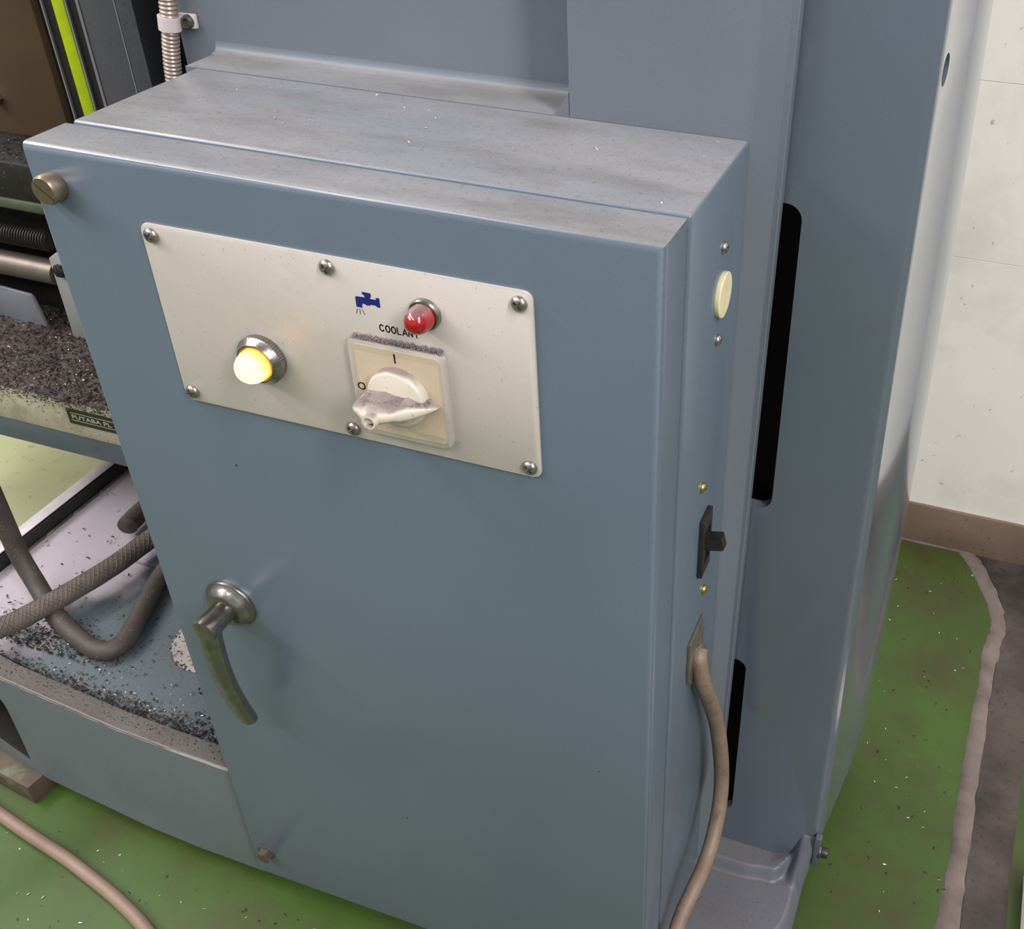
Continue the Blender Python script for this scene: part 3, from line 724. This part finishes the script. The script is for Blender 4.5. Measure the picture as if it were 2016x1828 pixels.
# ------------------------------------------------------------------ cable from the box side
cb = MB(); pth = spline([(.4362, .1090, .4300), (.4385, .1020, .424), (0.4425, 0.1052, 0.3959), (0.4455, 0.1213, 0.3595), (0.45, 0.1408, 0.3038), (0.455, 0.1489, 0.2454), (0.458, 0.1448, 0.2056), (0.4595, 0.1285, 0.1795), (0.459, 0.1002, 0.1611), (0.4555, 0.069, 0.1551), (0.45, 0.0409, 0.1365), (.4485, -.012, .095), (.452, -.06, .042), (.458, -.105, .016), (.47, -.15, .0078), (.50, -.22, .0076), (.56, -.32, .0076)], 10)
cb.tube(pth, .0074, 18)
obj('power_cable', cb, M['cable'], label='thick brown power cable hanging from the side of the control box', cat='cable')

# cord on the floor
cd = MB(); cd.tube(spline([(-.62, .035, .0076), (-.46, .006, .0076), (-.352, -.0185, .0076), (-.2925, -.0300, .0076), (-.236, -.0395, .0076), (-.1845, -.0510, .0076), (-.1415, -.0620, .0076), (-.0955, -.0780, .0076), (-.03, -.110, .0076), (.05, -.18, .0076), (.12, -.30, .0076), (.16, -.48, .0076)], 8), .0074, 16)
obj('floor_cord', cd, M['cord'], label='tan cord lying across the green floor below the base', cat='cable')

# hoses in the tray
h1 = spline([(-.47, -.10, .235), (-.40, .02, .222), (-.3613, .0791, .210), (-.343, .1158, .210), (-.3283, .1588, .210), (-.3154, .2067, .210), (-.3071, .2637, .210), (-.29, .33, .213), (-.25, .40, .23)], 14)
hm = MB(); hm.tube(h1, .0112, 20)
hose1 = obj('braided_hose', hm, M['hose'], label='thick braided coolant hose crossing the tray on top', cat='hose')
# braid ribs
br_ = MB()
for sgn in (1, -1):
    for ph in range(9):
        pp = []
        for i, p in enumerate(h1):
            d = (h1[min(i+1, len(h1)-1)]-h1[max(i-1, 0)]).normalized(); e1 = d.cross(Vector((0, 0, 1))).normalized(); e2 = d.cross(e1)
            for_k = sgn*i*.42+ph*2*PI/9; pp.append(p+(e1*math.cos(for_k)+e2*math.sin(for_k))*.0112)
        br_.tube(spline(pp, 2), .0008, 4)
o = obj('braid', br_, M['hose'], hose1, smooth=60)
h2 = spline([(-.40, .155, .46), (-.4051, .1607, .36), (-.4040, .1605, .295), (-.3975, .1570, .245), (-.3740, .1470, .212), (-.3330, .1260, .1945), (-.290, .1096, .192), (-.2578, .1014, .192), (-.2397, .1046, .192), (-.2336, .1218, .192), (-.2417, .1504, .192), (-.2543, .1848, .193), (-.2652, .2254, .1955), (-.268, .27, .200), (-.262, .34, .205)], 10)
hm = MB(); hm.tube(h2, .0108, 18)
obj('rubber_hose', hm, M['hose2'], label='dark rubber hose looping down into the tray under the braided hose', cat='hose')
hm = MB(); hm.tube(spline([(-.3600, .2760, .2005), (-.3640, .290, .200), (-.3640, .330, .200), (-.345, .40, .20), (-.30, .47, .20)], 8), .0125, 18, rfun=lambda u: .0125*min(1, .35+u*8))
obj('hose_end', hm, M['hose2'], label='short brown hose end lying at the back of the tray', cat='hose')

# flexible conduit clamped beside the cover
cn = MB(); cpts = [(-.0320, .203, 1.05), (-.0385, .203, .90), (-.0425, .203, .862), (-.0475, .203, .840), (-.0515, .203, .815), (-.055, .203, .77), (-.056, .203, .62)]
P = spline(cpts, 60); cum = [0.0]
for A, B in zip(P, P[1:]): cum.append(cum[-1]+(B-A).length)
tot = cum[-1]
step = .0032; n_t = int(tot/step)
import bisect
def at(s__):
    i = min(len(P)-2, max(0, bisect.bisect(cum, s__)-1)); t = (s__-cum[i])/max(1e-9, cum[i+1]-cum[i]); return P[i].lerp(P[i+1], t)
path = []; rad = []
for i in range(n_t*4):
    path.append(at(i*step/4)); rad.append(.0069 if i % 4 in (1, 2) else .0058)
cn = MB(); cn.tube(path, .006, 18, rfun=lambda u: rad[min(len(rad)-1, int(round(u*(len(rad)-1))))])
cond = obj('flexible_conduit', cn, M['conduit'], label='ribbed metal conduit clamped upright beside the column cover', cat='conduit', smooth=60)
cl = MB(); cl.lathe([(.0075, -.0052), (.0086, -.0052), (.0086, .0052), (.0075, .0052)], (-.0428, .203, .8612), (.16, 0, 1), 30)
cl.box(-.0390, -.0235, .2085, .2130, .8565, .8675, bev=.0012)
clo = obj('conduit_clamp', cl, M['clamp'], cond, smooth=35)
cs = MB(); cs.lathe([(.0052, 0), (.0052, .0010), (.0042, .0035), (.0030, .0036), (.0026, .0012), (0, .0012)], (-.0293, .2088, .8622), (0, -1, 0), 24)
obj('clamp_screw', cs, M['steel_dark'], clo)

# ------------------------------------------------------------------ work table to the left with swarf
tab = empty('machine_table', (-.5, .38, .28), 'cream machine table edge covered in dark metal chips, slate band below', 'machine table')
t1 = MB(); t1.box(-1.0, -.03, .300, .47, .3125, .3660, bev=.003); obj('table_body', t1, M['cast_cream'], tab)
t2 = MB(); t2.box(-1.0, -.03, .3015, .40, .2805, .3125, bev=.0012); obj('slate_band', t2, M['slate'], tab)
n1 = MB(); n1.prism(rrect(-.4205, -.31, .3328, .3548, .0006, 2), 'y', .3002, .2990); npl = obj('nameplate', n1, M['nameplate'], tab, label='black nameplate with silver lettering FUTABA PL')
n2 = text_mb('FUTABA PL', .0076, -.4148, .3412, .2989, .00012)
mx = max(v.co.x for v in n2.bm.verts); k = (.0595)/(mx+.4148)
for v in n2.bm.verts: v.co.x = -.4148+(v.co.x+.4148)*k
for z in (.3490, .3382): n2.box(-.4150, -.312, .2987, .2991, z, z+.0006)
obj('plate_lettering', n2, M['silver_ink'], npl)
# chips bed: uneven surface
def bed_z(x, v_): return .3672+.0040*math.sin(PI*min(1, v_*1.1))+.006*math.exp(-((x+.70)/.10)**2)*v_+.012*v_*v_*(1 if x < -.55 else .3)
bd = MB(); V = []; F = []; nx, ny = 90, 22
for j in range(ny+1):
    for i in range(nx+1):
        x = -1.0+.97*i/nx; v_ = j/ny; y = .2990+.170*v_
        z = bed_z(x, v_)+random.uniform(-.0016, .0016)*(1 if 0 < v_ < 1 else 0)
        V.append((x, y+(random.uniform(-.001, .001) if v_ > 0 else random.uniform(-.0012, 0)), z))
for j in range(ny):
    for i in range(nx): A = j*(nx+1)+i; F.append((A, A+1, A+nx+2, A+nx+1))
bd.add(V, F); o = obj('chip_bed', bd, M['swarf_bed'], tab, smooth=80, kind='stuff')
def bedp():
    y = random.uniform(.2975, .462); x = random.uniform(-.80, -.30); return Vector((x, y, bed_z(x, (y-.299)/.17)+random.uniform(-.0005, .002))), None
o = obj('dark_chips', flakes(7000, bedp, .0015, .0055, .4, .6), M['swarf'], tab, kind='stuff', recalc=False)
o = obj('bright_chips', flakes(150, bedp, .0015, .004, .35, .6), M['swarf_b'], tab, kind='stuff', recalc=False)
def facep():
    z = .3665-abs(random.gauss(0, .0085)); return Vector((random.uniform(-.7, -.32), .2995, z)), None
o = obj('clinging_chips', flakes(1300, facep, .001, .003, .5, .4), M['swarf'], tab, kind='stuff', recalc=False)
# parts standing on the table
wd = MB(); wd.prism([(-.76, .42), (-.6100, .4245), (-.5655, .4225), (-.5610, .4190), (-.5500, .3560), (-.76, .3560)], 'y', .420, .4245, bev=.0012)
obj('grey_block', wd, M['wedge'], tab)
bk = MB(); bk.prism([(-.5085, .4845), (-.4960, .4930), (-.40, .4930), (-.40, .3590), (-.5115, .3590), (-.5085, .44)], 'y', .418, .450, bev=.0015)
bko = obj('shaft_bracket', bk, M['bracket'], tab, label='pale shaft bracket')
bn = MB(); bn.lathe([(.0085, 0), (.0085, .006), (.006, .0075), (0, .0075)], (-.4935, .418, .471), (0, -1, 0), 6)
obj('bracket_nut', bn, M['iron'], bko)
# shaft, lead screw, saddle
sh = MB(); sh.lathe([(.0162, 0), (.0162, .5)], (-1.02, .4365, .4535), (1, 0, 0), 32)
obj('round_shaft', sh, M['shaft'], tab, label='oily round guide shaft')
ld = MB(); prof = []
for k in range(120): prof += [(.0142, k*.0042), (.0142, k*.0042+.0016), (.0118, k*.0042+.0021), (.0118, k*.0042+.0037)]
ld.lathe(prof, (-1.02, .4375, .4985), (1, 0, 0), 24); obj('lead_screw', ld, M['iron'], tab, smooth=25, label='dark threaded lead screw')
sd = MB(); sd.box(-1.02, -.10, .421, .56, .5560, .6045, bev=.003); obj('saddle', sd, M['iron'], tab)
se = MB(); se.box(-1.02, -.10, .4175, .55, .5440, .5570, bev=.003); obj('saddle_lip', se, M['greenish'], tab, label='green tinted lower lip of the saddle')
bw = MB(); bw.box(-1.02, -.10, .462, .52, .36, .545); obj('back_web', bw, M['iron'], tab)
def sadp(): return Vector((random.uniform(-.70, -.10), random.uniform(.425, .55), .6050+random.uniform(0, .003))), None
obj('saddle_chips', flakes(1500, sadp, .002, .006, .4, .6), M['swarf'], tab, kind='stuff', recalc=False)
obj('saddle_bright_chips', flakes(60, sadp, .0015, .004, .4, .6), M['swarf_b'], tab, kind='stuff', recalc=False)

# ------------------------------------------------------------------ upright slide behind the table
sl = empty('machine_slide', (-.42, .54, .604), 'upright machine slide with brown panel, lime green strip and grey way cover', 'machine slide')
s1 = MB(); s1.box(-1.0, -.03, .556, .60, .604, 1.6); obj('dark_backdrop', s1, M['black'], sl)  # black backdrop added in place of the shade right of the way cover
s2 = MB(); s2.box(-.66, -.5020, .500, .556, .604, 1.6, bev=.002); obj('brown_panel', s2, M['brown_panel'], sl)
s3 = MB(); s3.box(-.4840, -.3605, .5005, .556, .604, 1.6, bev=.001); obj('slide_rail', s3, M['rail'], sl)
for x0, x1, nm in ((-.4850, -.4830, 'bare_edge'), (-.4497, -.4470, 'bare_edge'), (-.4330, -.4290, 'bare_edge')):
    q_ = MB(); q_.box(x0, x1, .4975, .522, .604, 1.6); obj(nm, q_, M['edge'], sl)
s4 = MB(); s4.box(-.4700, -.4520, .4985, .521, .604, 1.6, bev=.002); obj('lime_strip', s4, M['lime'], sl, label='lime green strip')
s5 = MB(); s5.box(-.4300, -.3545, .4985, .556, .604, 1.6, bev=.001); obj('way_cover', s5, M['rail_grey'], sl, label='grey sheet way cover')
s6 = MB(); s6.box(-.3790, -.3780, .4978, .4990, .604, 1.6); obj('scribed_line', s6, M['bracket'], sl)
s7 = MB(); s7.lathe([(.008, 0), (.008, .012), (.006, .014), (0, .014)], (-.600, .502, .650), (0, -1, 0), 6); obj('hex_nut', s7, M['chrome'], sl)

# ------------------------------------------------------------------ loose chips in the tray, on the box and on the floor
def trayp():
    r_ = random.random()
    if r_ < .55:
        x = random.uniform(-.40, -.008); yb = .0255+.0225-.0095+.06*max(0, -x-.05)*.6; y = yb+abs(random.gauss(0, .010 if x < -.1 else .014))
    elif r_ < .80: x = random.gauss(-.345, .05); y = .085+abs(random.gauss(0, .022))
    elif r_ < .88:
        an = random.uniform(0, 2*PI); rr = .0525-abs(random.gauss(0, .004)) if random.random() < .6 else .05*random.random()**.5; x = -.145+rr*math.cos(an); y = .169+rr*math.sin(an)
    else: x = random.uniform(-.46, -.01); y = random.uniform(.05, .50)
    x = max(-.465, min(-.007, x)); lo = .034+max(0, (-x-.1))*.115
    return Vector((x, max(y, lo), .1805+random.random()**3*.003)), None
obj('tray_chips', flakes(4200, trayp, .0010, .0042, .45, .6), M['swarf'], label='dark metal chips heaped along the front of the coolant tray', cat='chips', kind='stuff', recalc=False)
def traybp():
    x = random.uniform(-.30, -.012); return Vector((x, .045+max(0, -x-.1)*.10+abs(random.gauss(0, .028)), .1815)), None
obj('tray_bright_chips', flakes(64, traybp, .0010, .0034, .26, .5), M['swarf_b'], label='bright metal slivers among the dark chips in the tray', cat='chips', kind='stuff', recalc=False)
def rimp():
    x = random.uniform(-.38, -.01); yb = .03+max(0, (-x-.09))*.09-.014; return Vector((x, yb+random.uniform(0.0, .016), .2003)), None
obj('rim_chips', flakes(260, rimp, .0006, .0020, .5, .4), M['swarf'], label='fine dark chips sprinkled on the front rim of the tray', cat='chips', kind='stuff', recalc=False)
def boxp(): return Vector((random.uniform(.01, .42), random.uniform(.05, .168), .8397)), None
obj('box_top_chips', flakes(26, boxp, .0010, .0028, .4, .3), M['swarf_b'], label='few bright specks on the dusty top of the control box', cat='chips', kind='stuff', recalc=False)
def floorp():
    if random.random() < .6: x = random.uniform(-.36, .15); y = random.uniform(-.13, .01)-.02
    else: x = random.uniform(.57, .72); y = random.uniform(.15, .82)
    return Vector((x, y, .0006)), None
obj('floor_bright_chips', flakes(95, floorp, .0012, .0036, .3, .5), M['swarf_b'], label='bright metal slivers scattered over the green floor', cat='chips', kind='stuff', recalc=False)
obj('floor_dark_chips', flakes(150, floorp, .0012, .0042, .35, .5), M['swarf'], label='dark crumbs scattered over the green floor', cat='chips', kind='stuff', recalc=False)
def recp(): return Vector((.2925-abs(random.gauss(0, .013)), random.uniform(.185, .212), .8495)), None

# white stack at the far right edge
wc = empty('document_stack', (.81, .24, 0), 'white stack of sheets on the floor at the right edge', 'stack')
for k in range(6):
    q_ = MB(); dx = random.uniform(-.0015, .0015); q_.box(.7765+dx, .86+dx, .10, .298+dx, .001+k*.0042, .0050+k*.0042, bev=.0006, seg=1)
    obj('sheet_bundle', q_, M['white_card'], wc)
